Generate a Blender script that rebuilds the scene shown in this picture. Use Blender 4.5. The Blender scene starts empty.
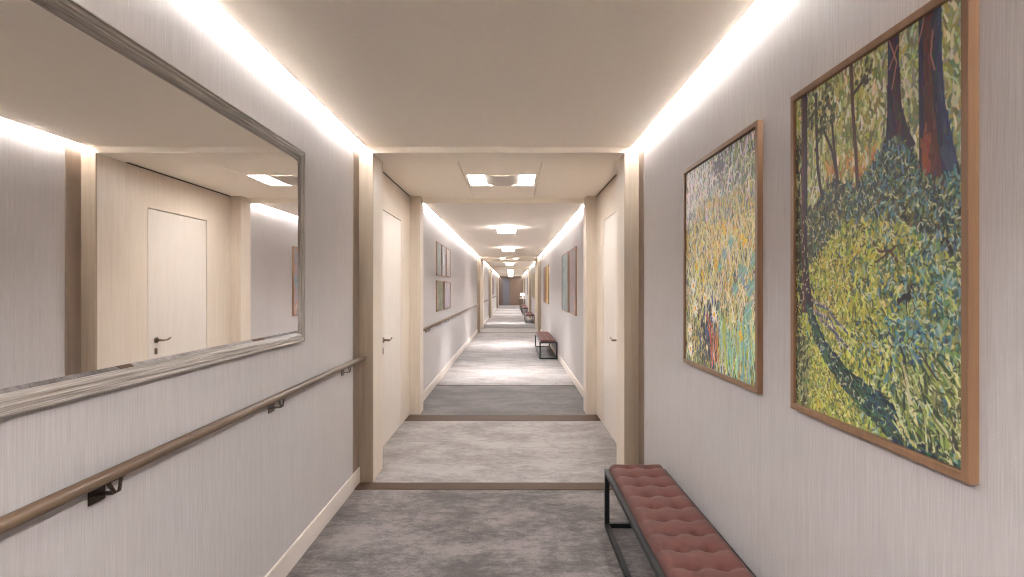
import bpy, bmesh, math, random
import numpy as np
from mathutils import Vector
PI = math.pi
sc = bpy.context.scene
COL = sc.collection

# ------------------------------------------------------------------ helpers
def lin(r, g, b):
    def f(c):
        c /= 255.0
        return c / 12.92 if c <= 0.04045 else ((c + 0.055) / 1.055) ** 2.4
    return (f(r), f(g), f(b), 1.0)

def box(bm, x0, x1, y0, y1, z0, z1, mi=0):
    v = [bm.verts.new(p) for p in ((x0,y0,z0),(x1,y0,z0),(x1,y1,z0),(x0,y1,z0),(x0,y0,z1),(x1,y0,z1),(x1,y1,z1),(x0,y1,z1))]
    for f in ((0,3,2,1),(4,5,6,7),(0,1,5,4),(1,2,6,5),(2,3,7,6),(3,0,4,7)):
        fc = bm.faces.new([v[i] for i in f]); fc.material_index = mi

def boxes(*bs):
    bm = bmesh.new()
    for b in bs: box(bm, *b)
    return bm

def tube(bm, pts, r, seg=16, cap=True):
    pts = [Vector(p) for p in pts]
    rs = r if isinstance(r, (list, tuple)) else [r] * len(pts)
    rings = []
    for i, p in enumerate(pts):
        d = (pts[min(i+1, len(pts)-1)] - pts[max(i-1, 0)]).normalized()
        up = Vector((0,0,1)) if abs(d.z) < 0.95 else Vector((1,0,0))
        a = d.cross(up).normalized(); b = a.cross(d).normalized()
        rings.append([bm.verts.new(p + (a*math.cos(2*PI*k/seg) + b*math.sin(2*PI*k/seg)) * rs[i]) for k in range(seg)])
    for i in range(len(rings)-1):
        for k in range(seg):
            f = bm.faces.new((rings[i][k], rings[i][(k+1)%seg], rings[i+1][(k+1)%seg], rings[i+1][k])); f.smooth = True
    if cap:
        bm.faces.new(rings[0]); bm.faces.new(list(reversed(rings[-1])))

def lathe(bm, prof, cx=0, cy=0, seg=24):
    rings = [[bm.verts.new((cx + r*math.cos(2*PI*k/seg), cy + r*math.sin(2*PI*k/seg), z)) for k in range(seg)] for r, z in prof]
    for i in range(len(rings)-1):
        for k in range(seg):
            f = bm.faces.new((rings[i][k], rings[i][(k+1)%seg], rings[i+1][(k+1)%seg], rings[i+1][k])); f.smooth = True

def obj(name, bm, mat, parent=None, bevel=0.0, smooth=False):
    bmesh.ops.recalc_face_normals(bm, faces=bm.faces[:])
    me = bpy.data.meshes.new(name); bm.to_mesh(me); bm.free()
    mats = mat if isinstance(mat, (list, tuple)) else [mat]
    for m in mats: me.materials.append(m)
    if smooth:
        for p in me.polygons: p.use_smooth = True
    o = bpy.data.objects.new(name, me); COL.objects.link(o)
    if parent: o.parent = parent
    if bevel:
        b = o.modifiers.new('bevel', 'BEVEL'); b.width = bevel; b.segments = 2; b.limit_method = 'ANGLE'
    return o

def tag(o, label, cat, group=None):
    o['label'] = label; o['category'] = cat
    if group: o['group'] = group
    return o

def struct(name, bm, mat, label, cat, **k):
    o = obj(name, bm, mat, **k); o['kind'] = 'structure'; tag(o, label, cat)
    return o

def thing(name, label, cat, loc=(0,0,0), rz=0, group=None):
    o = bpy.data.objects.new(name, None); COL.objects.link(o)
    o.location = loc; o.rotation_euler = (0, 0, rz); o.empty_display_size = 0.1
    return tag(o, label, cat, group)

def dup(root, loc, label, rz=None, skip=()):
    def cp(o, par):
        c = o.copy(); COL.objects.link(c)
        if par: c.parent = par
        for ch in o.children: cp(ch, c)
        return c
    r = cp(root, None); r.location = loc; r['label'] = label
    if rz is not None: r.rotation_euler = (0, 0, rz)
    return r

# ------------------------------------------------------------------ materials
class N:
    def __init__(s, name):
        s.m = bpy.data.materials.new(name); s.m.use_nodes = True
        s.t = s.m.node_tree; s.b = s.t.nodes['Principled BSDF']
    def n(s, typ, **kw):
        x = s.t.nodes.new(typ)
        for k, v in kw.items():
            if k in x.inputs.keys(): x.inputs[k].default_value = v
            else: setattr(x, k, v)
        return x
    def l(s, a, b): s.t.links.new(a, b)
    def coords(s, scale=(1,1,1), out='Object', rot=(0,0,0)):
        tc = s.n('ShaderNodeTexCoord'); mp = s.n('ShaderNodeMapping')
        mp.inputs['Scale'].default_value = scale; mp.inputs['Rotation'].default_value = rot
        s.l(tc.outputs[out], mp.inputs['Vector']); return mp.outputs['Vector']
    def noise(s, vec, scale=1, detail=3, rough=0.5, dist=0):
        x = s.n('ShaderNodeTexNoise'); x.inputs['Scale'].default_value = scale; x.inputs['Detail'].default_value = detail
        x.inputs['Roughness'].default_value = rough; x.inputs['Distortion'].default_value = dist
        s.l(vec, x.inputs['Vector']); return x.outputs['Fac']
    def ramp(s, fac, stops):
        r = s.n('ShaderNodeValToRGB'); e = r.color_ramp.elements
        while len(e) < len(stops): e.new(0.5)
        for i, (p, c) in enumerate(stops): e[i].position = p; e[i].color = c
        s.l(fac, r.inputs['Fac']); return r.outputs['Color']
    def mix(s, a, b, fac, mode='MIX'):
        x = s.n('ShaderNodeMix'); x.data_type = 'RGBA'; x.blend_type = mode
        for sock, v in ((x.inputs[0], fac), (x.inputs[6], a), (x.inputs[7], b)):
            if hasattr(v, 'is_output'): s.l(v, sock)
            else: sock.default_value = v
        return x.outputs[2]
    def math(s, op, a, b=0.0):
        x = s.n('ShaderNodeMath', operation=op)
        for sock, v in ((x.inputs[0], a), (x.inputs[1], b)):
            if hasattr(v, 'is_output'): s.l(v, sock)
            else: sock.default_value = v
        return x.outputs[0]
    def bump(s, h, dist=0.001, strength=0.5):
        x = s.n('ShaderNodeBump'); x.inputs['Distance'].default_value = dist; x.inputs['Strength'].default_value = strength
        s.l(h, x.inputs['Height']); s.l(x.outputs['Normal'], s.b.inputs['Normal'])
    def color(s, c):
        if hasattr(c, 'is_output'): s.l(c, s.b.inputs['Base Color'])
        else: s.b.inputs['Base Color'].default_value = c
    def rough(s, v): s.b.inputs['Roughness'].default_value = v; return s

def plain(name, c, rough=0.5, metal=0.0, spec=0.5):
    n = N(name)
    nz = n.noise(n.coords((1,1,1)), 35, 3)
    n.color(n.mix(tuple(x*0.96 for x in c[:3]) + (1,), tuple(min(1, x*1.04) for x in c[:3]) + (1,), nz))
    n.rough(rough); n.b.inputs['Metallic'].default_value = metal
    n.b.inputs['Specular IOR Level'].default_value = spec
    return n.m

def emit(name, c, s):
    n = N(name); n.color((0.8, 0.8, 0.8, 1))
    n.b.inputs['Emission Color'].default_value = c; n.b.inputs['Emission Strength'].default_value = s
    return n.m

def wood(name, c1, c2, axis='z', rough=0.45, scale=1.0, out='Object'):
    n = N(name)
    sc_ = {'z': (28*scale, 28*scale, 1.1*scale), 'y': (28*scale, 1.1*scale, 28*scale), 'x': (1.1*scale, 28*scale, 28*scale)}[axis]
    v = n.coords(sc_, out)
    a = n.noise(v, 1.0, 5, 0.6, 0.4)
    fs = {'z': (220, 220, 5), 'y': (220, 5, 220), 'x': (5, 220, 220)}[axis]
    b = n.noise(n.coords(fs, out), 1.0, 2)
    col = n.ramp(a, [(0.25, c1), (0.75, c2)])
    dark = n.ramp(b, [(0.3, (0.82, 0.80, 0.78, 1)), (0.6, (1, 1, 1, 1))])
    n.color(n.mix(col, dark, 0.5, 'MULTIPLY'))
    n.rough(rough); n.bump(b, 0.0003, 0.25)
    return n.m

def mat_wallpaper():
    n = N('woven wallpaper'); tc = n.n('ShaderNodeTexCoord'); sp = n.n('ShaderNodeSeparateXYZ'); n.l(tc.outputs['Object'], sp.inputs[0])
    y, z = sp.outputs[1], sp.outputs[2]
    tri = n.math('PINGPONG', n.math('MULTIPLY', y, 1.0), 0.005)
    ph = n.math('ADD', n.math('MULTIPLY', z, 1300.0), n.math('MULTIPLY', tri, 1500.0))
    wv = n.math('SINE', ph)
    streak = n.noise(n.coords((1, 260, 7)), 1.0, 3, 0.6)
    stripe = n.noise(n.coords((1, 60, 0.6)), 1.0, 2, 0.5)
    cloud = n.noise(n.coords((1, 1, 1)), 1.3, 2)
    c = n.ramp(streak, [(0.25, lin(181, 175, 173)), (0.7, lin(200, 195, 193))])
    c = n.mix(c, n.ramp(stripe, [(0.3, (0.94, 0.935, 0.935, 1)), (0.6, (1, 1, 1, 1))]), 0.8, 'MULTIPLY')
    h = n.mix(n.mix((0.9, 0.89, 0.89, 1), (1, 1, 1, 1), n.math('MULTIPLY_ADD', wv, 0.5)), (1, 1, 1, 1), 0.3)
    c = n.mix(c, n.ramp(n.math('ADD', n.math('MULTIPLY', wv, 0.5), 0.5), [(0.1, (0.80, 0.79, 0.79, 1)), (0.9, (1.0, 1.0, 1.0, 1))]), 0.65, 'MULTIPLY')
    c = n.mix(c, n.ramp(cloud, [(0.3, (0.97, 0.96, 0.96, 1)), (0.7, (1, 1, 1, 1))]), 1.0, 'MULTIPLY')
    n.color(c); n.rough(0.85); n.bump(n.math('ADD', n.math('MULTIPLY', wv, 0.3), streak), 0.0006, 0.5)
    return n.m

def mat_carpet(name, c0, c1, c2):
    n = N(name)
    a = n.noise(n.coords((1.0, 1.7, 1)), 1.8, 4, 0.6, 0.2)
    b = n.noise(n.coords((5.0, 9.0, 1)), 2.4, 9, 0.82, 0.0)
    g = n.noise(n.coords((1, 1.3, 1)), 60, 5, 0.95)
    s = n.math('ADD', n.math('MULTIPLY', a, 0.34), n.math('ADD', n.math('MULTIPLY', b, 0.42), n.math('MULTIPLY', g, 0.24)))
    n.color(n.ramp(s, [(0.44, c0), (0.495, c1), (0.545, c2)]))
    n.rough(0.98); n.b.inputs['Specular IOR Level'].default_value = 0.1
    n.b.inputs['Sheen Weight'].default_value = 0.2
    n.bump(n.noise(n.coords(), 700, 2), 0.002, 0.7)
    return n.m

def mat_fabric(name, c1, c2):
    n = N(name)
    a = n.noise(n.coords((1, 1, 1)), 14, 4, 0.6)
    g = n.noise(n.coords((1, 1, 1)), 900, 2)
    n.color(n.mix(n.ramp(a, [(0.3, c1), (0.7, c2)]), n.ramp(g, [(0.3, (0.75, 0.75, 0.75, 1)), (0.7, (1, 1, 1, 1))]), 0.7, 'MULTIPLY'))
    n.rough(0.8); n.b.inputs['Sheen Weight'].default_value = 0.05; n.b.inputs['Sheen Roughness'].default_value = 0.4
    n.bump(g, 0.0008, 0.6)
    return n.m

def mat_driftwood():
    n = N('weathered grey wood')
    v = n.coords((60, 2.2, 1), 'UV')
    a = n.noise(v, 1.0, 6, 0.65, 0.6)
    b = n.noise(n.coords((160, 6, 1), 'UV'), 1.0, 3, 0.6)
    s = n.math('ADD', n.math('MULTIPLY', a, 0.6), n.math('MULTIPLY', b, 0.4))
    n.color(n.ramp(s, [(0.36, lin(102, 93, 84)), (0.5, lin(158, 149, 140)), (0.64, lin(206, 198, 190))]))
    n.rough(0.4); n.bump(s, 0.0012, 0.5)
    return n.m

def mat_paint():
    n = N('oil paint')
    at = n.n('ShaderNodeVertexColor', layer_name='paint')
    n.color(at.outputs['Color']); n.rough(0.45)
    n.bump(n.noise(n.coords(), 260, 3), 0.001, 0.35)
    return n.m

def mat_abstract(name, cols, scale=9, stretch=(1, 1.6, 1)):
    n = N(name)
    a = n.noise(n.coords(stretch), scale*0.8, 6, 0.75, 0.7)
    k = len(cols)
    n.color(n.ramp(a, [(0.3 + 0.4*i/(k-1), lin(*c)) for i, c in enumerate(cols)])); n.rough(0.5)
    return n.m

M = dict(
    wall=mat_wallpaper(),
    plaster=plain('warm white plaster', lin(254, 245, 233), 0.85, spec=0.2),
    oak=wood('pale oak veneer', lin(204, 191, 176), lin(214, 202, 188)),
    leaf=wood('pale maple door veneer', lin(204, 195, 186), lin(210, 202, 194), scale=0.7),
    casing=wood('brown oak casing', lin(138, 120, 101), lin(162, 143, 123)),
    band=wood('painted shade band', lin(128, 111, 97), lin(148, 130, 115)),  # tone of the shaded wall next to the casing, put into the colour
    strip=wood('brown oak threshold', lin(58, 36, 18), lin(76, 51, 29), 'x', 0.75),
    rail=wood('brown oak handrail', lin(92, 74, 58), lin(119, 98, 78), 'y', 0.38),
    frame=wood('honey oak frame', lin(122, 90, 65), lin(146, 112, 84), 'z', 0.4),
    base=plain('cream baseboard paint', lin(214, 203, 194), 0.5),
    carpet=mat_carpet('mottled grey carpet', lin(72, 66, 63), lin(97, 89, 86), lin(126, 117, 114)),
    carpet_lt=mat_carpet('light mottled carpet', lin(114, 107, 105), lin(134, 127, 125), lin(154, 147, 145)),
    carpet_dk=mat_carpet('dark mottled carpet', lin(78, 73, 71), lin(93, 87, 85), lin(112, 106, 104)),
    fabric=mat_fabric('rust brown velvet', lin(78, 39, 31), lin(95, 49, 40)),
    button=mat_fabric('rust button cloth with painted shade', lin(34, 18, 15), lin(42, 24, 20)),  # shade of the tuft pits is put into the button colour
    steel=plain('black powder coated steel', lin(22, 24, 25), 0.4, 0.3),
    bronze=plain('dark bronze metal', lin(74, 62, 54), 0.3, 0.9),
    nickel=plain('brushed bronze nickel', lin(120, 104, 92), 0.28, 1.0),
    drift=mat_driftwood(),
    paint=mat_paint(),
    trimgrey=plain('pale grey fixture metal', lin(196, 188, 180), 0.5),
    dark=plain('dark gap', lin(60, 48, 40), 0.9),
    backing=plain('canvas backing', lin(60, 45, 35), 0.8),
    led=emit('cool white led', (0.97, 0.985, 1.0, 1), 40.0),
    glow=emit('lamp diffuser', (1.0, 0.965, 0.93, 1), 6.0),
    glow2=emit('warm panel diffuser', (1.0, 0.965, 0.93, 1), 13.5),
    endwood=wood('end wall walnut', lin(100, 82, 70), lin(120, 100, 86)),
    endgrey=plain('blue grey door leaf', lin(110, 108, 114), 0.5),
    endtan=wood('tan door leaf', lin(124, 100, 84), lin(142, 117, 98)),
    white=plain('white shade', lin(235, 232, 228), 0.6),
)
mm = N('mirror silver'); mm.color((0.93, 0.925, 0.92, 1)); mm.b.inputs['Metallic'].default_value = 1; mm.rough(0.0); M['mirror'] = mm.m

# ------------------------------------------------------------------ dimensions (metres; camera at x=0, z=1.4)
XL, XR = -1.108, 0.920          # wall faces
RL, RR = -1.137, 0.940          # recess wall faces
JL, JR = -1.005, 0.8125         # inner faces of first jambs
KL, KR = -1.024, 0.825          # inner faces of second jambs
CL, CR = -1.056, 0.865          # ceiling panel edges (light cove beyond)
XC = -0.093
ZC, ZS, ZR, ZT = 2.424, 2.38, 2.431, 2.62
Y0, YE = -3.0, 47.5
PORT = [4.105, 18.1, 27.0, 40.5]
DA, D1, D2 = 0.315, 2.225, 2.465
segs = []; s = Y0
for p in PORT: segs.append((s, p)); s = p + D2
segs.append((s, YE))
place = ['beside the bench', 'beyond the first door recess', 'beyond the second door recess', 'beyond the third door recess', 'before the end door']

# floor
bm = bmesh.new()
cuts = [(Y0, 4.105, 0), (4.105, 6.15, 1), (6.15, 8.21, 2), (8.21, 18.1, 1), (18.1, 20.2, 1), (20.2, 22.4, 2), (22.4, YE, 1)]
for a, b, mi in cuts:
    v = [bm.verts.new(p) for p in ((-1.3, a, 0), (1.1, a, 0), (1.1, b, 0), (-1.3, b, 0))]
    f = bm.faces.new(v); f.material_index = mi
    w = [bm.verts.new((q.co.x, q.co.y, -0.1)) for q in v]; bm.faces.new(w[::-1])
struct('floor', bm, [M['carpet'], M['carpet_lt'], M['carpet_dk']], 'mottled grey carpet running the whole length of the corridor', 'carpet floor')

# walls, baseboards, ceilings, cove lights
for i, (a, b) in enumerate(segs):
    w = place[i]
    struct('wall_left', boxes((XL-0.15, XL, a, b, 0, ZT)), M['wall'], 'left wall in greige woven wallpaper ' + w, 'wall')
    struct('wall_right', boxes((XR, XR+0.15, a, b, 0, ZT)), M['wall'], 'right wall in greige woven wallpaper ' + w, 'wall')
    for nm, x0, x1, sd in (('baseboard_left', XL, XL+0.012, 'left'), ('baseboard_right', XR-0.012, XR, 'right')):
        bm = boxes((x0, x1, a, b, 0.0, 0.112))
        struct(nm, bm, M['base'], f'cream baseboard along the {sd} wall ' + w, 'baseboard', bevel=0.003)
    bm = boxes((CL, CR, a, b, ZC, ZC+0.03), (XL-0.15, XR+0.15, a, b, ZT, ZT+0.05))
    struct('ceiling', bm, M['plaster'], 'warm white dropped ceiling panel ' + w, 'ceiling')
    for sd, x0, x1 in (('left', XL+0.003, XL+0.017), ('right', XR-0.017, XR-0.003)):
        t = thing('cove_light', f'white linear light in the {sd} ceiling cove ' + w, 'light', ((x0+x1)/2, a, ZC+0.022), group='cove lights')
        hw = (x1-x0)/2
        obj('housing', boxes((-hw, hw, 0.0, b-a, 0.006, 0.02)), M['trimgrey'], t)
        obj('led_strip', boxes((-hw, hw, 0.0, b-a, 0.0, 0.006)), M['led'], t)

struct('wall_back', boxes((XL-0.15, XR+0.15, Y0-0.1, Y0, 0, ZT)), M['wall'], 'greige wall closing the corridor behind the viewer', 'wall')

# portals with door recesses
pname = ['first', 'second', 'third', 'fourth']
tn = dn = 0
def trim(bm, mat, label, cat='casing', **k):
    global tn; tn += 1
    return struct('trim_%d' % tn, bm, mat, label, cat, **k)

for pi, p in enumerate(PORT):
    W = pname[pi] + ' door recess'
    for sd, xw, xo, ja, ka, rc in (('left', XL, XL-0.15, JL, KL, RL), ('right', XR, XR+0.15, JR, KR, RR)):
        sg = -1 if sd == 'left' else 1
        lo, hi = min, max
        def bx(xa, xb, *r): return (min(xa, xb), max(xa, xb)) + r
        # casing front (brown face) and pale reveal
        trim(boxes(bx(xo, ja, p, p+0.018, 0, ZS)), M['casing'], f'brown oak casing face on the {sd} of the {W}')
        trim(boxes(bx(xo, ja, p+0.018, p+DA, 0, ZS)), M['oak'], f'pale oak near jamb on the {sd} of the {W}')
        trim(boxes(bx(xw, xw - sg*0.004, p-0.145, p, 0.112, ZC+0.05)), M['band'], f'dark band of painted shade on the {sd} wall before the {W}')  # dark strip painting the shade on the wall beside the casing
        trim(boxes(bx(xo, ka, p+D1, p+D2, 0, ZR)), M['oak'], f'pale oak far jamb on the {sd} of the {W}')
        # recess wall round the door
        l0, l1, lh = p+0.795, p+1.725, 2.09
        g = 0.008
        bm = boxes(bx(xo, rc, p+DA, l0-g, 0, ZR), bx(xo, rc, l1+g, p+D1, 0, ZR), bx(xo, rc, l0-g, l1+g, lh+g, ZR), bx(xo, rc+sg*0.06, l0-g, l1+g, 0, lh+g, 1), bx(rc-sg*0.0015, rc+sg*0.002, p+DA, p+D1, ZR-0.013, ZR, 1))
        struct('wall_'+sd, bm, [M['oak'], M['dark']], f'pale oak panelled {sd} wall of the {W}', 'wall')
        dn += 1
        d = bpy.data.objects.new('door_%d' % dn, None); COL.objects.link(d); d.location = (rc, l0, 0); d['kind'] = 'structure'
        tag(d, f'pale flush wooden door on the {sd} of the {W}', 'door')
        obj('door_leaf', boxes(bx(sg*0.001, sg*0.045, 0, l1-l0, 0.004, lh)), M['leaf'], d)
        hy = 0.105
        bm = bmesh.new()
        rz = 0.945
        tube(bm, [(0, hy, rz), (-sg*0.012, hy, rz)], 0.026, 20)
        tube(bm, [(-sg*0.01, hy, rz), (-sg*0.05, hy, rz)], 0.009, 12)
        tube(bm, [(-sg*0.048, hy-0.008, rz), (-sg*0.05, hy+0.03, rz-0.004), (-sg*0.05, hy+0.08, rz-0.002), (-sg*0.05, hy+0.115, rz+0.004), (-sg*0.05, hy+0.135, rz+0.012)], [0.009, 0.009, 0.0085, 0.008, 0.0075], 12)
        obj('door_handle', bm, M['nickel'], d)
        bm = bmesh.new()
        box(bm, *bx(0, -sg*0.006, hy-0.018, hy+0.018, rz-0.125, rz-0.07))
        obj('keyhole_plate', bm, M['nickel'], d, bevel=0.004)
    # beams, recess ceiling with access panel and light opening
    bm = boxes((XL-0.15, XR+0.15, p, p+DA, ZS, ZT), (XL-0.15, XR+0.15, p+D1, p+D2, ZR, ZT), (KL, KR, p+D2-0.06, p+D2, ZS, ZR))
    struct('ceiling', bm, M['plaster'], f'warm white ceiling beams framing the {W}', 'ceiling')
    xa, xb = -0.440, 0.245
    ya, yb = p+1.055, p+1.590
    la, lb = -0.417, 0.221
    g = 0.0035
    bm = boxes((RL-0.15, xa-g, p+DA, p+D1, ZR, ZR+0.03), (xb+g, RR+0.15, p+DA, p+D1, ZR, ZR+0.03),
               (xa+g, xb-g, p+DA, ya, ZR, ZR+0.03), (xa+g, xb-g, yb, p+D1, ZR, ZR+0.03),
               (xa+g, la, ya, yb, ZR, ZR+0.03), (lb, xb-g, ya, yb, ZR, ZR+0.03),
               (RL-0.15, RR+0.15, p+DA, p+D1, ZR+0.12, ZT))
    struct('ceiling', bm, M['plaster'], f'warm white ceiling with access panel in the {W}', 'ceiling')
    t = thing('recessed_ceiling_light', f'square recessed light with two glowing windows in the {W}', 'ceiling light', ((la+lb)/2, (ya+yb)/2, ZR), group='recessed ceiling lights')
    hx, hy_ = (lb-la)/2, (yb-ya)/2
    obj('housing', boxes((-hx, -hx+0.008, -hy_, hy_, -0.002, 0.06), (hx-0.008, hx, -hy_, hy_, -0.002, 0.06), (-hx+0.008, hx-0.008, -hy_, -hy_+0.008, -0.002, 0.06), (-hx+0.008, hx-0.008, hy_-0.008, hy_, -0.002, 0.06), (-hx, hx, -hy_, hy_, 0.06, 0.07)), M['trimgrey'], t)
    obj('diffuser', boxes((-hx+0.009, hx-0.009, -hy_+0.009, hy_-0.009, 0.012, 0.02)), M['glow2'], t)
    # curved centre baffle hanging in the opening
    bm = bmesh.new()
    rows = []
    for k in range(13):
        u = -1 + 2*k/12
        zz = -0.012 + 0.02*abs(u)**3
        rows.append([bm.verts.new((0.005+0.158*u, -hy_+0.012, zz)), bm.verts.new((0.005+0.158*u, hy_-0.045, zz)), bm.verts.new((0.005+0.158*u, -hy_+0.012, 0.011)), bm.verts.new((0.005+0.158*u, hy_-0.045, 0.011))])
    for k in range(12):
        A, B = rows[k], rows[k+1]
        bm.faces.new((A[0], B[0], B[1], A[1])); bm.faces.new((A[2], A[3], B[3], B[2])); bm.faces.new((A[0], A[2], B[2], B[0])); bm.faces.new((A[1], B[1], B[3], A[3]))
    bm.faces.new(rows[0][i] for i in (0, 1, 3, 2)); bm.faces.new(rows[-1][i] for i in (0, 2, 3, 1))
    obj('baffle', bm, M['trimgrey'], t)
    # thresholds
    trim(boxes((XL, XR, p-0.147, p-0.012, -0.01, 0.004)), M['strip'], f'brown oak floor strip at the near edge of the {W}', 'threshold')
    trim(boxes((RL, RR, p+1.905, p+2.165, -0.01, 0.004)), M['strip'], f'brown oak floor strip at the far edge of the {W}', 'threshold')
trim(boxes((XL+0.012, XR-0.012, 8.195, 8.225, -0.01, 0.004)), M['strip'], 'thin brown strip crossing the carpet where dark meets light', 'threshold')
trim(boxes((XL+0.012, XR-0.012, 10.26, 10.29, -0.01, 0.003)), M['carpet_dk'], 'thin grey seam crossing the light carpet', 'threshold')
trim(boxes((XL+0.012, XR-0.012, 22.38, 22.42, -0.01, 0.004)), M['strip'], 'thin brown carpet strip beyond the second door recess', 'threshold')
for yy, ww in ((32.2, 'just beyond the third door recess'), (36.5, 'before the fourth door recess')):
    trim(boxes((XL+0.012, XR-0.012, yy, yy+0.3, -0.01, 0.004)), M['strip'], 'tiny dark floor strip ' + ww, 'threshold')

# end wall with double door
struct('wall_end', boxes((XL-0.15, -0.76, YE, YE+0.15, 0, ZT), (0.80, XR+0.15, YE, YE+0.15, 0, ZT), (-0.76, 0.80, YE, YE+0.15, 2.22, ZT), (-0.76, 0.80, YE+0.1, YE+0.15, 0, 2.22)), M['endwood'], 'brown wood wall at the far end of the corridor', 'wall')
d = bpy.data.objects.new('door_%d' % (dn+1), None); COL.objects.link(d); d.location = (-0.2, YE, 0); d['kind'] = 'structure'
tag(d, 'double door closing the far end of the corridor', 'door')
o = obj('door_leaf', boxes((-0.555, -0.003, 0.02, 0.07, 0.005, 2.21)), M['endgrey'], d); o['label'] = 'blue grey door leaf'
o = obj('door_leaf', boxes((0.003, 0.995, 0.02, 0.07, 0.005, 2.21)), M['endtan'], d); o['label'] = 'tan wooden door leaf'
bm = bmesh.new()
for x in (-0.07, 0.07):
    tube(bm, [(x, 0.02, 0.95), (x, -0.03, 0.95), (x, -0.03, 1.35), (x, 0.02, 1.35)], 0.01, 8)
obj('door_handle', bm, M['nickel'], d)

# ------------------------------------------------------------------ surface ceiling lights
def make_fixture(loc, label):
    t = thing('ceiling_light', label, 'ceiling light', loc, group='square surface ceiling lights')
    bm = boxes((-0.15, 0.15, -0.15, 0.15, -0.026, 0.0))
    obj('mounting_plate', bm, M['trimgrey'], t, bevel=0.003)
    obj('diffuser', boxes((-0.15, 0.15, -0.15, 0.15, -0.085, -0.026)), M['glow'], t, bevel=0.012)
    return t
FX = [(9.5, 'largest square ceiling light, nearest beyond the first door recess'),
      (14.2, 'square ceiling light midway to the second door recess'),
      (22.6, 'small square ceiling light just beyond the second door recess'),
      (30.6, 'tiny square ceiling light just beyond the third door recess'),
      (34.0, 'tiny square ceiling light midway to the fourth door recess'),
      (37.4, 'tiny square ceiling light just before the fourth door recess'),
      (45.0, 'tiny square ceiling light nearest the end door'),
      (-0.9, 'added unseen ceiling light behind the viewer')]  # added out of view to brighten the near section
f0 = None
def spot(y, w, size=0.26, spread=75, col=(1.0, 0.97, 0.95), z=ZC-0.09):
    l = bpy.data.lights.new('lamp_light', 'AREA'); l.shape = 'SQUARE'; l.size = size; l.energy = w; l.color = col; l.spread = math.radians(spread)
    o = bpy.data.objects.new('lamp_light', l); COL.objects.link(o); o.location = (XC, y, z)
for i, (y, lab) in enumerate(FX):
    if f0 is None: f0 = make_fixture((XC, y, ZC), lab)
    else: dup(f0, (XC, y, ZC), lab)
for y in (9.5, 14.2, 22.6, 30.6, 34.0, 37.4): spot(y, 4.6, spread=70)
for y, w in ((-0.9, 8),): spot(y, w, spread=160)  # area lamp of the added fixture behind the viewer

# ------------------------------------------------------------------ handrails
def make_rail(y0, y1, brackets, label):
    t = thing('handrail', label, 'handrail', (XL, y0, 0.906), group='wooden handrails on the left wall')
    L = y1 - y0
    bm = bmesh.new()
    tube(bm, [(0.043, 0, 0), (0.043, L-0.012, 0), (0.043, L-0.003, 0)], [0.0175, 0.0175, 0.0145], 24)
    obj('rail', bm, M['rail'], t)
    for yb in brackets:
        bm = bmesh.new(); y = yb - y0
        box(bm, 0, 0.004, y-0.035, y+0.025, -0.075, -0.030)
        # strap from the plate out under the rail, then splitting in two fins up to it
        def quad(pts, th=0.003):
            a = [Vector(q) for q in pts]; nrm = (a[1]-a[0]).cross(a[2]-a[0]).normalized()*th
            v = [bm.verts.new(q) for q in a]; w = [bm.verts.new(q+nrm) for q in a]; n_ = len(v)
            bm.faces.new(v); bm.faces.new(w[::-1])
            for k in range(n_): bm.faces.new((v[k], w[k], w[(k+1)%n_], v[(k+1)%n_]))
        quad([(0.003, y-0.012, -0.055), (0.003, y+0.022, -0.055), (0.046, y+0.022, -0.052), (0.046, y-0.006, -0.052)])
        quad([(0.046, y-0.006, -0.053), (0.046, y+0.006, -0.053), (0.044, y-0.018, -0.014), (0.044, y-0.034, -0.014)])
        quad([(0.046, y+0.010, -0.053), (0.046, y+0.022, -0.053), (0.044, y+0.034, -0.014), (0.044, y+0.022, -0.014)])
        quad([(0.033, y-0.034, -0.0165), (0.053, y-0.034, -0.0165), (0.053, y+0.034, -0.0165), (0.033, y+0.034, -0.0165)])
        obj('bracket', bm, M['bronze'], t)
    return t
make_rail(-2.6, 4.105, [-0.68, 0.42, 1.52, 2.62, 3.72], 'long brown wooden handrail below the big mirror')
make_rail(6.75, 18.1, [7.3+1.1*k for k in range(10)], 'brown wooden handrail below the five small framed prints')
make_rail(20.75, 27.0, [21.3+1.1*k for k in range(5)], 'small distant handrail beyond the second door recess')
make_rail(29.7, 40.5, [30.2+1.1*k for k in range(9)], 'farthest handrail beyond the third door recess')

# ------------------------------------------------------------------ mirror
def sweep_frame(y0, y1, z0, z1, prof, xw, sg, name, mat, parent):
    """mitred frame; prof = (inset from outer edge, protrusion from wall) list; xw wall local x, sg direction into the room"""
    bm = bmesh.new(); uvl = bm.loops.layers.uv.new('UVMap')
    cor = [(y0, z0, 1, 1), (y1, z0, -1, 1), (y1, z1, -1, -1), (y0, z1, 1, -1)]
    rings = [[bm.verts.new((xw + sg*d, cy + sy*w, cz + sz*w)) for w, d in prof] for cy, cz, sy, sz in cor]
    dist = 0
    for k in range(4):
        A, B = rings[k], rings[(k+1) % 4]
        L = (A[0].co - B[0].co).length
        for j in range(len(prof)-1):
            f = bm.faces.new((A[j], B[j], B[j+1], A[j+1]))
            for lp in f.loops:
                v = lp.vert
                jj = j if v in (A[j], B[j]) else j+1
                lp[uvl].uv = (jj*0.012, dist + (L if v in (B[j], B[j+1]) else 0))
        dist += L
    return obj(name, bm, mat, parent)
my0, my1, mz0, mz1 = 0.70, 2.974, 1.1245, 2.113
t = thing('wall_mirror', 'large rectangular mirror in a weathered grey wood frame on left wall', 'mirror', (XL, 0, 0))
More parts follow.
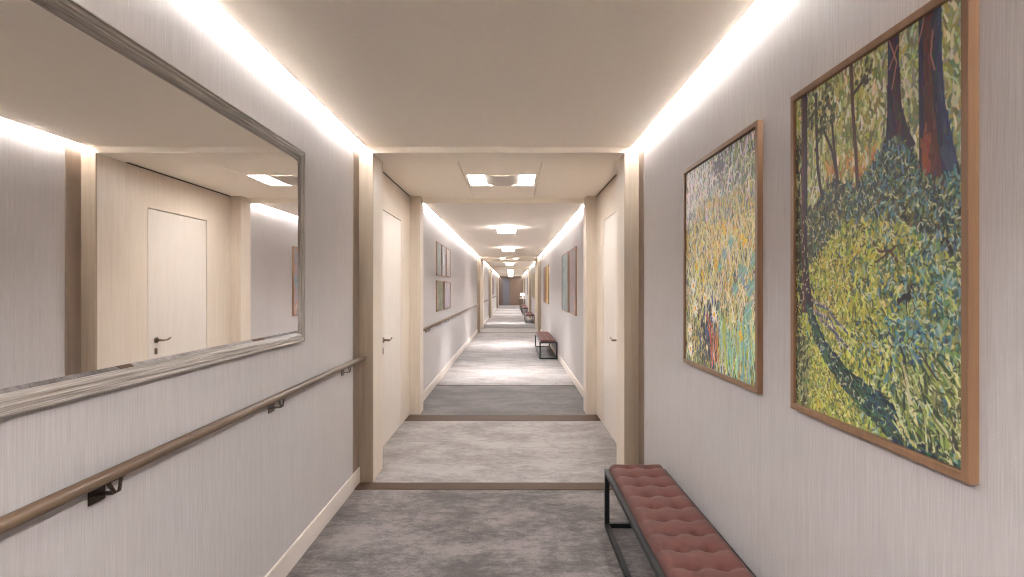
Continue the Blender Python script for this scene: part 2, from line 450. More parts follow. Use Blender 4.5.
prof = [(0, 0), (0, 0.024), (0.003, 0.028), (0.007, 0.028), (0.009, 0.024), (0.012, 0.023), (0.018, 0.026), (0.023, 0.025), (0.025, 0.021), (0.029, 0.020), (0.034, 0.021), (0.038, 0.018), (0.040, 0.014), (0.043, 0.012), (0.0445, 0.006)]
sweep_frame(my0, my1, mz0, mz1, prof, 0, 1, 'frame', M['drift'], t)
fw = 0.0445; bv = 0.019
bm = bmesh.new()
yi0, yi1, zi0, zi1 = my0+fw-0.003, my1-fw+0.003, mz0+fw-0.003, mz1-fw+0.003
o4 = [bm.verts.new((0.0055, y, z)) for y, z in ((yi0, zi0), (yi1, zi0), (yi1, zi1), (yi0, zi1))]
i4 = [bm.verts.new((0.0112, y, z)) for y, z in ((yi0+bv, zi0+bv), (yi1-bv, zi0+bv), (yi1-bv, zi1-bv), (yi0+bv, zi1-bv))]
bm.faces.new(i4)
for k in range(4): bm.faces.new((o4[k], o4[(k+1)%4], i4[(k+1)%4], i4[k]))
b4 = [bm.verts.new((0.001, v.co.y, v.co.z)) for v in o4]
bm.faces.new(b4[::-1])
for k in range(4): bm.faces.new((b4[k], b4[(k+1)%4], o4[(k+1)%4], o4[k]))
obj('mirror_glass', bm, M['mirror'], t)

# ------------------------------------------------------------------ paintings
rng = random.Random(7)
class Canvas:
    """a picture area, y measured along the wall, z up; colours brushed into a grid"""
    def __init__(s, yfar, ynear, z0, z1, W, base, sat=0.9, gain=0.94, con=1.12):
        s.sat, s.gain, s.con = sat, gain, con
        s.yf, s.yn, s.z0, s.z1 = yfar, ynear, z0, z1
        s.W = W; s.H = int(W*(z1-z0)/(yfar-ynear)); s.a = np.zeros((s.H, s.W, 3)); s.a[:] = base
        s.k = W/(yfar-ynear)
    def uv(s, px, py):      # authoring shortcut: where a mark of the artwork sits on the canvas
        Y = 0.908*568.9/(px-512); z = 1.4-(py-288.5)*Y/568.9
        return ((s.yf-Y)*s.k, (s.z1-z)*s.k)
    def dab(s, u, v, r, c, al=1.0):
        x0, x1, y0, y1 = int(max(0, u-r)), int(min(s.W, u+r+2)), int(max(0, v-r)), int(min(s.H, v+r+2))
        if x0 >= x1 or y0 >= y1: return
        yy, xx = np.ogrid[y0:y1, x0:x1]
        m = (np.clip(r+0.5-np.sqrt((xx-u)**2+(yy-v)**2), 0, 1)*al)[..., None]
        s.a[y0:y1, x0:x1] = s.a[y0:y1, x0:x1]*(1-m)+np.array(c)*m
    def stroke(s, pts, r, c, al=1.0, r2=None):
        r2 = r if r2 is None else r2
        tot = sum(math.dist(pts[i], pts[i+1]) for i in range(len(pts)-1)) or 1; acc = 0
        for i in range(len(pts)-1):
            L = math.dist(pts[i], pts[i+1]); n = max(1, int(L/max(0.7, min(r, r2)*0.6)))
            for j in range(n):
                f = j/n; g = (acc+L*f)/tot
                s.dab(pts[i][0]+(pts[i+1][0]-pts[i][0])*f, pts[i][1]+(pts[i+1][1]-pts[i][1])*f, r+(r2-r)*g, c, al)
            acc += L
    def curve(s, u, v, L, ang, bend, r, c, al=1.0):
        pts = [(u, v)]; n = 4
        for i in range(n):
            u += math.cos(ang)*L/n; v -= math.sin(ang)*L/n; ang += bend/n; pts.append((u, v))
        s.stroke(pts, r, c, al, r*0.6)
    def px(s, pts, r, c, al=1.0, r2=None): s.stroke([s.uv(*p) for p in pts], r, c, al, r2)
    def build(s, name, parent, x):
        H, W = s.H, s.W
        us = np.linspace(s.yf, s.yn, W+1); vs = np.linspace(s.z1, s.z0, H+1)
        co = np.zeros((H+1, W+1, 3)); co[..., 0] = x; co[..., 1] = us[None, :]; co[..., 2] = vs[:, None]
        i = np.arange(H)[:, None]*(W+1)+np.arange(W)[None, :]
        fc = np.stack([i, i+W+1, i+W+2, i+1], -1).reshape(-1, 4)
        me = bpy.data.meshes.new(name)
        me.vertices.add((H+1)*(W+1)); me.vertices.foreach_set('co', co.ravel())
        me.loops.add(fc.size); me.loops.foreach_set('vertex_index', fc.ravel())
        me.polygons.add(len(fc)); me.polygons.foreach_set('loop_start', np.arange(0, fc.size, 4)); me.polygons.foreach_set('loop_total', np.full(len(fc), 4))
        me.update(calc_edges=True)
        gr = s.a.mean(axis=2, keepdims=True); a = np.clip((gr+(s.a-gr)*s.sat)/255.0*s.gain*1.0, 0, 1); mu = a.mean(axis=(0, 1), keepdims=True); a = np.clip(mu+(a-mu)*s.con, 0, 1); a = np.where(a <= 0.04045, a/12.92, ((a+0.055)/1.055)**2.4)
        full = np.ones((H+1, W+1, 4)); full[:H, :W, :3] = a; full[H, :W, :3] = a[-1]; full[:, W, :3] = full[:, W-1, :3]
        at = me.color_attributes.new('paint', 'FLOAT_COLOR', 'POINT'); at.data.foreach_set('color', full.ravel().astype(np.float32))
        me.materials.append(M['paint'])
        o = bpy.data.objects.new(name, me); COL.objects.link(o); o.parent = parent
        return o
def jit(c, j=14): return tuple(x+rng.uniform(-j, j) for x in c)

def paint_forest(cv):
    W, H = cv.W, cv.H; U = cv.k/100.0     # U: one centimetre
    def line(pts):
        q = [cv.uv(*p) for p in pts]; X = [p[0] for p in q]; Y = [p[1] for p in q]
        return lambda u: np.interp(u, X, Y)
    hill = line([(792, 215), (800, 212), (814, 207), (825, 190), (836, 178), (847, 186), (856, 194), (866, 182), (878, 160), (888, 146), (900, 144), (912, 158), (922, 182), (940, 186), (962, 172)])
    meadow = line([(792, 275), (815, 262), (830, 240), (850, 222), (870, 214), (890, 222), (910, 228), (930, 240), (962, 262)])
    up = [(196, 196, 128), (172, 178, 96), (214, 210, 160), (146, 152, 88), (120, 128, 84), (188, 178, 92), (224, 220, 190), (140, 140, 100)]
    hl = [(78, 92, 72), (96, 108, 78), (64, 84, 84), (110, 104, 66), (84, 118, 118), (50, 62, 58), (128, 128, 80)]
    yl = [(190, 188, 70), (206, 200, 92), (170, 174, 64), (150, 160, 70), (216, 212, 120), (128, 140, 66), (186, 176, 60)]
    tl = [(104, 148, 150), (84, 128, 128), (124, 150, 100), (150, 160, 96), (72, 100, 96), (150, 178, 170), (96, 120, 70), (178, 182, 104)]
    for _ in range(9500):
        u, v = rng.uniform(0, W), rng.uniform(0, H)
        x, y = u/W, v/H
        if v < hill(u):
            c = rng.choice(up)
            if 0.25 < x < 0.62 and 0.26 < y < 0.44 and rng.random() < 0.45: c = rng.choice([(198, 140, 78), (180, 112, 66), (206, 160, 100)])
            if x > 0.62 and rng.random() < 0.5: c = rng.choice([(150, 160, 130), (190, 198, 164), (120, 134, 104)])
            a = PI/2+rng.uniform(-0.5, 0.5); L = rng.uniform(1.5, 4)*U
        elif v < meadow(u):
            c = rng.choice(hl); a = PI/2+rng.uniform(-1.0, 0.6); L = rng.uniform(1, 3)*U
            if x > 0.5 and rng.random() < 0.35: c = rng.choice([(92, 134, 146), (120, 156, 160)])
        else:
            teal = 0.10+1.5*max(0, x-0.36)-0.4*max(0, y-0.85)
            c = rng.choice(tl) if rng.random() < teal else rng.choice(yl)
            a = PI/2+rng.uniform(-0.8, 0.8); L = rng.uniform(1, 3.2)*U
            if x < 0.12 and y > 0.78: c = rng.choice([(60, 72, 50), (120, 130, 80), (160, 158, 110)])
        cv.curve(u, v, L, a, rng.uniform(-1.6, 1.6), rng.uniform(0.25, 0.55)*U, jit(c))
    # thin trees with foliage clumps
    dk = (74, 64, 62)
    cv.px([(816, 95), (817, 140), (818, 170), (822, 196)], 0.7*U, dk); cv.px([(838, 182), (832, 150), (823, 128)], 0.5*U, dk)
    cv.px([(838, 180), (834, 145), (832, 120)], 0.5*U, dk); cv.px([(851, 60), (853, 110), (856, 150), (858, 192)], 0.7*U, (96, 70, 62))
    cv.px([(853, 95), (861, 84), (868, 76)], 0.5*U, dk)
    for cx, cy in ((822, 110), (828, 96), (820, 130), (866, 77), (812, 120), (832, 112)):
        for _ in range(26):
            u, v = cv.uv(cx+rng.gauss(0, 3), cy+rng.gauss(0, 8)); cv.dab(u, v, rng.uniform(0.3, 0.8)*U, jit(rng.choice([(84, 88, 64), (100, 104, 72), (72, 66, 66)])), 0.9)
    # dark undergrowth at left
    for _ in range(140):
        u, v = rng.uniform(0, 0.05*W), rng.uniform(0.12, 0.95)*H
        cv.curve(u, v, 2*U, PI/2+rng.uniform(-.6, .6), 0.5, 0.4*U, jit(rng.choice([(60, 62, 44), (90, 92, 60), (48, 40, 40)])))
    # big trunks
    def trunk(cl, wl, cols, seed):
        r = random.Random(seed)
        n = len(cl)
        for i in range(n-1):
            (x0, y0), (x1, y1) = cv.uv(*cl[i]), cv.uv(*cl[i+1]); w0, w1 = wl[i]*U, wl[i+1]*U
            for j in range(40):
                f = j/40; cx, cy, w = x0+(x1-x0)*f, y0+(y1-y0)*f, w0+(w1-w0)*f
                m = max(6, int(w*1.6))
                for q in range(m):
                    g = -1+2*q/(m-1); c = cols[min(len(cols)-1, int((g+1)/2*len(cols)))]
                    cv.dab(cx+g*w, cy, 0.35*U, c)
        for _ in range(220):
            i = r.randrange(n-1); f = r.random(); (x0, y0), (x1, y1) = cv.uv(*cl[i]), cv.uv(*cl[i+1])
            w = (wl[i]+(wl[i+1]-wl[i])*f)*U; g = r.uniform(-0.95, 0.95)
            c = cols[min(len(cols)-1, int((g+1)/2*len(cols)))]
            cv.curve(x0+(x1-x0)*f+g*w, y0+(y1-y0)*f, r.uniform(1, 4)*U, PI/2+r.uniform(-.15, .15)-g*0.15, 0.1, 0.25*U, tuple(q+r.uniform(-18, 26) for q in c))
    pur, blu, red = (62, 52, 66), (56, 60, 82), (98, 62, 56)
    trunk([(804.5, 88), (804.5, 180), (804.5, 250), (806, 285), (808, 312)], [1.5, 1.5, 1.4, 1.9, 3.4], [(96, 62, 58), (66, 46, 58), (52, 40, 54)], 1)
    trunk([(893.5, 25), (893.5, 70), (894.5, 110), (897, 135), (899, 150)], [1.7, 1.6, 2.2, 3.6, 5.2], [blu, (64, 54, 74), (76, 54, 60), pur], 2)
    trunk([(930, 0), (930, 60), (932, 110), (936, 150), (940, 185)], [3.0, 3.1, 3.5, 4.6, 5.6], [(52, 54, 78), (96, 60, 56), red, (60, 62, 80), (64, 76, 102)], 3)
    cv.px([(944, 150), (950, 165), (957, 178)], 1.1*U, (72, 84, 108)); cv.px([(902, 140), (908, 152), (914, 160)], 0.8*U, (60, 70, 84))
    for _ in range(70):
        u, v = cv.uv(926+rng.gauss(0, 2.2), 165+rng.gauss(0, 14)); cv.curve(u, v, 2*U, PI/2+rng.uniform(-.3, .3), 0.2, 0.35*U, jit((150, 82, 56)))
    for a in ([(926, 5), (922, 30), (918, 45)], [(933, 30), (931, 55), (935, 70)], [(889, 40), (897, 62), (892, 90)], [(898, 45), (889, 70)]):
        cv.px(a, 0.2*U, (176, 118, 104))
    # grass growing over the feet of the trunks and on the mounds
    for _ in range(750):
        u = rng.uniform(0.40, 1)*W; v = hill(u)+abs(rng.gauss(0, 0.05))*H-0.01*H
        cv.curve(u, v, rng.uniform(1, 2.6)*U, PI/2+rng.uniform(-.9, .9), rng.uniform(-1, 1), 0.3*U, jit(rng.choice([(96, 138, 150), (84, 104, 76), (130, 140, 90), (60, 84, 96), (120, 150, 146), (54, 66, 60)])))
    # fallen dark root running to the lower right
    pts = [(808, 305), (816, 330), (826, 352), (842, 374), (860, 392), (878, 408), (896, 424), (915, 441), (936, 452)]
    rr = [1.4, 2.0, 2.3, 2.8, 3.3, 3.8, 4.2, 4.4, 3.6]
    for i in range(len(pts)-1): cv.px([pts[i], pts[i+1]], rr[i]*U, (46, 62, 62), 1, rr[i+1]*U)
    for _ in range(1100):
        i = rng.randrange(len(pts)-1); f = rng.random(); u0, v0 = cv.uv(*pts[i]); u1, v1 = cv.uv(*pts[i+1]); w = rr[i]*U
        u, v = u0+(u1-u0)*f+rng.uniform(-w, w), v0+(v1-v0)*f+rng.uniform(-w, w)
        an = math.atan2(-(v1-v0), u1-u0)
        cv.curve(u, v, rng.uniform(1, 3)*U, an+rng.uniform(-.3, .3), 0.2, 0.28*U, jit(rng.choice([(42, 58, 84), (58, 104, 78), (70, 120, 104), (36, 46, 54), (86, 110, 64), (60, 90, 116)])))
    for a in ([(812, 300), (826, 306), (836, 320), (846, 330)], [(814, 310), (830, 318), (840, 345)], [(820, 318), (834, 330), (850, 350)]):
        cv.px(a, 0.5*U, (168, 140, 140)); cv.px([(x+2, y+3) for x, y in a], 0.35*U, (96, 110, 130))
    # small dark goat-like shape, twigs
    cv.px([(899, 300), (905, 296), (911, 297)], 0.7*U, (46, 38, 52)); cv.px([(908, 296), (911, 288), (914, 284)], 0.35*U, (46, 38, 52)); cv.px([(899, 300), (898, 312)], 0.3*U, (46, 38, 52)); cv.px([(907, 299), (907, 308)], 0.3*U, (46, 38, 52))
    cv.px([(908, 352), (902, 366), (900, 378)], 0.4*U, (50, 66, 84)); cv.px([(872, 240), (880, 252), (890, 250), (898, 262)], 0.3*U, (96, 70, 56)); cv.px([(876, 262), (884, 256), (896, 246)], 0.25*U, (90, 66, 56))
    # blue flowers and long leaves at lower right
    for _ in range(160):
        u, v = (0.78+rng.gauss(0, .09))*W, (0.74+rng.gauss(0, .05))*H; cv.dab(u, v, rng.uniform(.25, .7)*U, jit(rng.choice([(88, 140, 160), (110, 160, 160), (60, 96, 120)])))
    for _ in range(150):
        u, v = rng.uniform(0.72, 1.0)*W, rng.uniform(0.82, 1.0)*H
        cv.curve(u, v, rng.uniform(3, 8)*U, 2.1+rng.uniform(-.5, .5), rng.uniform(-.4, .4), rng.uniform(.3, .55)*U, jit(rng.choice([(180, 184, 120), (120, 134, 74), (70, 84, 54), (206, 204, 150), (150, 160, 84)])))
    for _ in range(3200):   # fine dark and light accents
        u, v = rng.uniform(0, W), rng.uniform(0.1, 1)*H
        if v > hill(u): cv.curve(u, v, rng.uniform(.8, 2.2)*U, rng.uniform(0, PI), rng.uniform(-2.4, 2.4), 0.17*U, rng.choice([(54, 66, 54), (224, 222, 160), (62, 70, 56), (84, 78, 60), (226, 222, 176)]), 0.85)

def paint_meadow(cv):
    W, H = cv.W, cv.H; U = cv.k/100.0
    mist = [(208, 202, 198), (196, 192, 186), (222, 214, 204), (180, 178, 172)]
    gold = [(198, 178, 96), (212, 196, 128), (178, 156, 84), (160, 160, 110)]
    mid = [(150, 158, 126), (180, 184, 154), (128, 134, 106), (200, 196, 168), (140, 156, 150), (178, 166, 108)]
    low = [(124, 134, 80), (154, 160, 106), (92, 100, 76), (166, 184, 162), (186, 176, 104)]
    for _ in range(8000):
        u, v = rng.uniform(0, W), rng.uniform(0, H); x, y = u/W, v/H
        if y < 0.30:
            c = rng.choice(mist) if rng.random() < 1.2-0.9*x-y else rng.choice([(120, 130, 92), (150, 160, 120), (170, 176, 150), (96, 104, 80)])
            if y > 0.2 and x > 0.2 and rng.random() < 0.5: c = rng.choice(gold)
        elif y < 0.48: c = rng.choice(gold if rng.random() < 0.45 else mid)
        elif y < 0.72: c = rng.choice(mid)
        else: c = rng.choice([(150, 184, 172), (128, 164, 152), (170, 190, 170), (110, 130, 90)]) if x > 0.55 and rng.random() < 0.65 else rng.choice(low)
        if rng.random() < 0.16: c = rng.choice([(66, 72, 72), (84, 76, 62), (92, 100, 116)])
        cv.curve(u, v, rng.uniform(1.5, 6)*U, PI/2+rng.uniform(-0.6, 0.6), rng.uniform(-1, 1), rng.uniform(0.25, 0.6)*U, jit(c))
    for _ in range(130):
        cv.dab((0.55+rng.gauss(0, .05))*W, (0.06+rng.gauss(0, .04))*H, 0.8*U, jit((92, 84, 92), 20), .7)
    # arching grass fountain
    for _ in range(260):
        cx, cy = rng.choice([(0.36, 0.36), (0.68, 0.36), (0.55, 0.42)]); a = rng.uniform(0.3, 2.8)
        cv.curve(cx*W+rng.gauss(0, 3)*U, (cy+0.04)*H, rng.uniform(8, 20)*U, a, (1 if a < PI/2 else -1)*-1.6, 0.3*U, jit(rng.choice([(222, 206, 142), (206, 184, 96), (228, 220, 184), (204, 174, 84)])), .9)
    for _ in range(26):
        x = rng.uniform(0.1, 1)*W; y = rng.uniform(0.10, 0.24)*H
        cv.curve(x, y, 8*U, 1.4, -3.0, 0.32*U, jit((216, 206, 186)), .85)
    for _ in range(90):
        cv.dab((0.32+rng.gauss(0, .16))*W, (0.42+rng.gauss(0, .05))*H, rng.uniform(.5, 1.2)*U, jit((206, 166, 60)), .8)
    # long pale stems
    for _ in range(500):
        u, v = rng.uniform(0, W), rng.uniform(0.35, 1.0)*H
        cv.curve(u, v, rng.uniform(6, 22)*U, PI/2+rng.uniform(-0.7, 0.7), rng.uniform(-1.6, 1.6), 0.26*U, jit(rng.choice([(220, 210, 160), (196, 190, 110), (228, 222, 196), (176, 186, 150), (208, 170, 90)])), .9)
    for _ in range(900):
        u, v = rng.uniform(0, W), rng.uniform(0.3, 1.0)*H
        cv.curve(u, v, rng.uniform(1.5, 5)*U, PI/2+rng.uniform(-0.8, 0.8), rng.uniform(-1, 1), 0.3*U, jit(rng.choice([(62, 66, 58), (84, 80, 60), (76, 88, 96), (96, 104, 66)])), .9)
    for _ in range(420):
        u, v = rng.uniform(0, W), rng.uniform(0.4, 1.0)*H
        cv.curve(u, v, rng.uniform(8, 20)*U, PI/2+rng.uniform(-0.8, 0.8), rng.uniform(-1.8, 1.8), 0.24*U, jit(rng.choice([(232, 224, 190), (216, 200, 120), (236, 230, 208)])), .95)
    # dark hollow with orange twigs and blue
    for _ in range(200):
        u, v = (0.42+rng.gauss(0, .09))*W, (0.84+rng.gauss(0, .07))*H
        cv.curve(u, v, rng.uniform(2, 6)*U, PI/2+rng.uniform(-.5, .5), .3, .5*U, jit(rng.choice([(58, 62, 84), (70, 66, 60), (84, 100, 140), (50, 56, 52)])), .9)
    for _ in range(16):
        u, v = (0.48+rng.gauss(0, .05))*W, (0.93+rng.gauss(0, .04))*H
        cv.curve(u, v, rng.uniform(8, 16)*U, PI/2+rng.uniform(-.3, .5), rng.uniform(-.3, 1.2), .35*U, jit(rng.choice([(206, 132, 84), (224, 178, 130), (190, 96, 66)])), .95)
    for _ in range(110):
        cv.curve(rng.uniform(.55, 1)*W, rng.uniform(.85, 1)*H, rng.uniform(8, 18)*U, PI/2+rng.uniform(-.3, .4), rng.uniform(-.3, .3), .4*U, jit(rng.choice([(150, 190, 176), (128, 168, 158), (178, 200, 170), (176, 172, 80)])), .9)
    # big teal leaves
    for lx, ly, r in ((0.62, 0.47, 1), (0.84, 0.56, 1.4), (0.93, 0.62, 1.5), (0.76, 0.62, 1), (0.9, 0.71, 1.4), (0.55, 0.52, .9), (0.7, 0.42, .9), (0.96, 0.5, 1.1)):
        for _ in range(34):
            a = rng.uniform(0, 2*PI); d = rng.uniform(0, 2.8)*U*r
            cv.curve(lx*W+math.cos(a)*d*1.2, ly*H+math.sin(a)*d, 2.2*U*r, rng.uniform(0.2, 1.4), .4, .35*U*r, jit((146, 176, 162), 22), .85)
        cv.curve(lx*W-3*U*r, ly*H+2*U, 7*U*r, .5, 0, .2*U, (196, 212, 190))
    # yellow blossoms
    for lx, ly in ((0.3, 0.56), (0.2, 0.5), (0.62, 0.36), (0.86, 0.42), (0.82, 0.8), (0.5, .5)):
        for _ in range(10): cv.dab(lx*W+rng.gauss(0, 1)*U, ly*H+rng.gauss(0, 1.4)*U, .8*U, jit((222, 188, 60)))
    # white daisies
    for lx, ly, r in ((0.14, 0.60, 1.25), (0.18, 0.715, 1.3), (0.48, 0.735, 1.1), (0.08, 0.83, 1.1), (0.09, 0.93, 1.1), (0.34, 0.66, .8)):
        for k in range(11):
            a = 2*PI*k/11
            cv.stroke([(lx*W+math.cos(a)*.8*U, ly*H+math.sin(a)*.9*U), (lx*W+math.cos(a)*3.0*U*r, ly*H+math.sin(a)*3.4*U*r)], .5*U, jit((236, 230, 216), 8))
        cv.dab(lx*W, ly*H, 1.1*U, (220, 174, 60))

FP = [(0, 0), (0, 0.020), (0.001, 0.021), (0.019, 0.021), (0.020, 0.020), (0.020, 0.010)]
def picture(side, y0, y1, z0, z1, label, canvas_mat=None, canvas=None, group=None, cat='painting', fmat=None):
    xw, sg = (XR, -1) if side == 'right' else (XL, 1)
    t = thing('framed_painting', label, cat, (xw, 0, 0), group=group)
    sweep_frame(y0, y1, z0, z1, FP, 0, sg, 'frame', fmat or M['frame'], t)
    obj('backing', boxes((min(0, sg*0.009), max(0, sg*0.009), y0+0.004, y1-0.004, z0+0.004, z1-0.004)), M['backing'], t)
    if canvas: canvas.build('canvas', t, sg*0.0125)
    else: obj('canvas', boxes((min(sg*0.009, sg*0.0125), max(sg*0.009, sg*0.0125), y0+0.022, y1-0.022, z0+0.022, z1-0.022)), canvas_mat, t)
    return t
cv = Canvas(1.8375-0.021, 1.12+0.021, 1.014+0.021, 2.019-0.021, 300, (150, 150, 84)); paint_forest(cv)
picture('right', 1.12, 1.8375, 1.014, 2.019, 'large forest painting with dark tree trunks, nearest on the right wall', canvas=cv)
cv = Canvas(2.989-0.021, 2.085+0.021, 1.018+0.008, 2.015-0.021, 250, (130, 134, 104), 1.15, 1.03, 1.25); paint_meadow(cv)
picture('right', 2.085, 2.989, 1.014, 2.019, 'wild meadow painting with white daisies and teal leaves on right wall', canvas=cv)
A = mat_abstract
picture('right', 8.06, 8.93, 1.01, 2.0, 'tall painting in blue grey and rust, nearer of the pair above the second bench', A('blue rust paint', [(60, 70, 84), (120, 140, 150), (170, 120, 104), (186, 180, 170)], 4))
picture('right', 9.20, 10.29, 1.01, 2.0, 'tall blue green painting, farther of the pair on right wall', A('blue green paint', [(74, 90, 96), (150, 158, 150), (110, 130, 134), (90, 84, 80)], 4))
picture('right', 14.1, 15.05, 1.01, 2.0, 'golden yellow painting on right wall before the second door recess', A('golden paint', [(120, 96, 40), (196, 160, 70), (206, 186, 110)], 4))
picture('right', 15.2, 16.2, 1.01, 2.0, 'dark red brown painting beside the golden one on right wall', A('russet paint', [(86, 50, 44), (140, 84, 66), (110, 70, 66)], 4))
picture('right', 22.6, 25.6, 1.0, 2.05, 'wide olive painting on right wall beyond the second door recess', A('olive paint', [(110, 104, 66), (156, 140, 90), (132, 130, 96)], 3))
picture('right', 31.0, 34.0, 1.0, 2.05, 'dark slate painting on right wall beyond the third door recess', A('slate paint', [(52, 52, 60), (90, 90, 96), (70, 64, 64)], 3))
g = 'small framed prints on the left wall'
picture('left', 8.28, 8.82, 1.59, 2.09, 'grey green print, nearest in the upper row of three on left wall', A('sage paint', [(70, 90, 80), (130, 140, 136), (160, 156, 150)], 7), group=g)
picture('left', 8.88, 9.42, 1.59, 2.09, 'pale lilac print, middle of the upper row of three on left wall', A('lilac paint', [(120, 112, 120), (170, 164, 170), (100, 110, 116)], 7), group=g)
picture('left', 9.48, 10.07, 1.59, 2.09, 'pinkish print, farthest in the upper row of three on left wall', A('blush paint', [(150, 120, 116), (182, 168, 166), (120, 110, 112)], 7), group=g)
picture('left', 8.28, 9.10, 1.06, 1.52, 'mossy green landscape print, nearer of the lower two on left wall', A('moss paint', [(74, 80, 62), (116, 122, 96), (176, 172, 146)], 5), group=g)
picture('left', 9.18, 10.07, 1.06, 1.52, 'mauve and grey print, farther of the lower two on left wall', A('mauve paint', [(110, 96, 110), (160, 150, 160), (190, 180, 178)], 5), group=g)
picture('left', 32.0, 34.0, 1.05, 2.05, 'dark print on left wall beyond the third door recess', A('smoke paint', [(80, 84, 88), (110, 112, 116)], 5))

# ------------------------------------------------------------------ benches
def make_bench(loc, label):
    t = thing('tufted_bench', label, 'bench', loc, group='tufted benches')
    W, L, H, b = 0.3570/2, 2.30/2, 0.340, 0.026
    bm = boxes((-W, -W+b, -L, L, H-b, H), (W-b, W, -L, L, H-b, H), (-W+b, W-b, -L, -L+b, H-b, H), (-W+b, W-b, L-b, L, H-b, H), (-W+b, W-b, -L+b, L-b, H-0.012, H-0.006))
    obj('seat_frame', bm, M['steel'], t, bevel=0.0015)
    for sx in (-1, 1):
        for sy in (-1, 1):
            x0, x1 = sorted((sx*W, sx*(W-b))); y0, y1 = sorted((sy*L, sy*(L-b)))
            obj('leg', boxes((x0, x1, y0, y1, 0.002, H-b)), M['steel'], t)
    for sx in (-1, 1):
        x0, x1 = sorted((sx*W, sx*(W-b))); obj('floor_rail', boxes((x0, x1, -L+b, L-b, 0.002, 0.002+b)), M['steel'], t)
    for sy in (-1, 1):
        y0, y1 = sorted((sy*L, sy*(L-b))); obj('floor_rail', boxes((-W+b, W-b, y0, y1, 0.002, 0.002+b)), M['steel'], t)
    # cushion
    cw, cl = 0.157, 1.126; sp = 0.1455
    rows = [cl-0.07-k*sp for k in range(16)]; rows = [r for r in rows if r > -cl+0.03]
    colx = (-0.055, 0.055)
    nx, ny = 34, 340
    bm = bmesh.new(); grid = []
    for j in range(ny+1):
        y = -cl + 2*cl*j/ny; r_ = []
        q = ((rows[0]-y)/sp); near = abs(q-round(q))*sp
        for i in range(nx+1):
            x = -cw + 2*cw*i/nx
            ed = min(cw-abs(x), cl-abs(y)); e = min(1, ed/0.022)
            z = 0.343 + 0.018*math.sqrt(max(0, 1-(1-e)**2))
            wx = max(math.exp(-((x-c)/0.030)**2) for c in colx)
            wx = 0.42 + 0.58*wx
            if round(q) < 0 or round(q) >= len(rows): wx *= 0.2
            puff = 1-math.exp(-(near/0.026)**1.3)*wx
            z += 0.024*puff*min(1, ed/0.035+0.15)
            for c in colx:
                ry = rows[max(0, min(len(rows)-1, round(q)))]
                d2 = (x-c)**2+(y-ry)**2
                z -= 0.021*math.exp(-d2/(0.016**2))
                # short diagonal pulls beside each button
                z -= 0.003*math.exp(-d2/(0.03**2))*abs(math.cos(2*math.atan2(y-ry, x-c)))
            r_.append(bm.verts.new((x, y, z)))
        grid.append(r_)
    for j in range(ny):
        for i in range(nx):
            f = bm.faces.new((grid[j][i], grid[j][i+1], grid[j+1][i+1], grid[j+1][i])); f.smooth = True
    rim = [grid[0][i] for i in range(nx+1)]+[grid[j][nx] for j in range(1, ny+1)]+[grid[ny][i] for i in range(nx-1, -1, -1)]+[grid[j][0] for j in range(ny-1, 0, -1)]
    lowr = [bm.verts.new((v.co.x*0.985, v.co.y*0.998, 0.330)) for v in rim]
    for k in range(len(rim)):
        k2 = (k+1) % len(rim); bm.faces.new((rim[k], rim[k2], lowr[k2], lowr[k])).smooth = True
    bm.faces.new(lowr)
    cu = obj('cushion', bm, M['fabric'], t)
    for r in rows:
        for c in colx:
            b2 = bmesh.new(); lathe(b2, [(0.0115, 0), (0.009, 0.003), (0.005, 0.0045), (0.0008, 0.005)], c, r, 12)
            for v in b2.verts: v.co.z += 0.3515
            obj('button', b2, M['button'], cu)
    return t
XB = 0.7215
b0 = make_bench((XB, 2.195, 0), 'long rust brown tufted bench on black steel frame below the big paintings')
dup(b0, (XB, 12.40, 0), 'rust brown tufted bench midway down the corridor by right wall')
dup(b0, (XB, 23.85, 0), 'small distant bench beyond the second door recess')
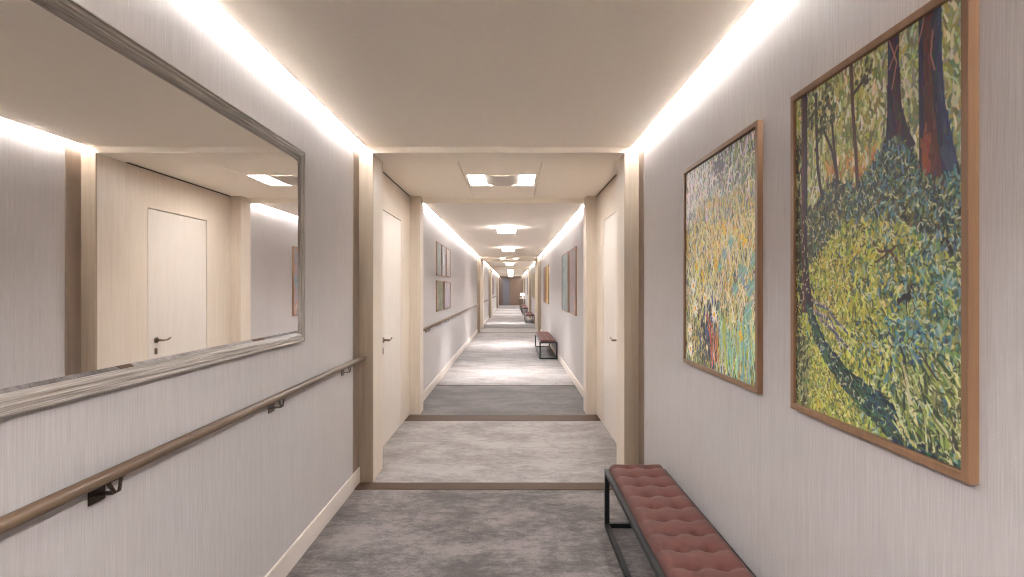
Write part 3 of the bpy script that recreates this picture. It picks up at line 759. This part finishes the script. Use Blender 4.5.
dup(b0, (XB, 31.60, 0), 'tiny distant bench just beyond the third door recess')
dup(b0, (XB, 35.15, 0), 'farthest bench, nearest the console table')

# console table with lamp far away
t = thing('console_table', 'dark console table by right wall far down the corridor', 'table', (0.70, 38.1, 0))
obj('tabletop', boxes((-0.18, 0.18, -0.5, 0.5, 0.74, 0.77)), M['white'], t, bevel=0.004)
for sx in (-0.165, 0.165):
    for sy in (-0.48, 0.48):
        obj('leg', boxes((sx-0.015, sx+0.015, sy-0.015, sy+0.015, 0.0, 0.74)), M['steel'], t)
obj('shelf', boxes((-0.17, 0.17, -0.49, 0.49, 0.22, 0.245)), M['steel'], t)
t = thing('table_lamp', 'white table lamp standing on the far console table', 'lamp', (0.70, 38.0, 0.77))
bm = bmesh.new(); lathe(bm, [(0.0, 0), (0.07, 0.0), (0.07, 0.012), (0.02, 0.02), (0.035, 0.07), (0.03, 0.10), (0.008, 0.13), (0.008, 0.2)]); obj('lamp_base', bm, M['white'], t)
bm = bmesh.new(); lathe(bm, [(0.15, 0.14), (0.12, 0.33), (0.118, 0.33), (0.148, 0.14)]); obj('lamp_shade', bm, emit('lamp shade glow', (1, .96, .9, 1), 0.15), t)

# ------------------------------------------------------------------ camera, world
cam = bpy.data.cameras.new('camera'); cam.sensor_width = 36; cam.lens = 20.0; cam.clip_start = 0.02; cam.clip_end = 200
co = bpy.data.objects.new('camera', cam); COL.objects.link(co); co.location = (0, 0, 1.4); co.rotation_euler = (PI/2, 0, 0)
sc.camera = co
w = bpy.data.worlds.new('world'); sc.world = w; w.use_nodes = True
w.node_tree.nodes['Background'].inputs[0].default_value = (0, 0, 0, 1)
sc.view_settings.view_transform = 'Standard'; sc.view_settings.look = 'None'; sc.view_settings.gamma = 1
sc.view_settings.use_curve_mapping = False
sc.view_settings.exposure = 2.38
sc.cycles.filter_width = 1.15
sc.cycles.diffuse_bounces = 7; sc.cycles.max_bounces = 12
sc.cycles.sample_clamp_indirect = 20.0
sc.cycles.caustics_reflective = False
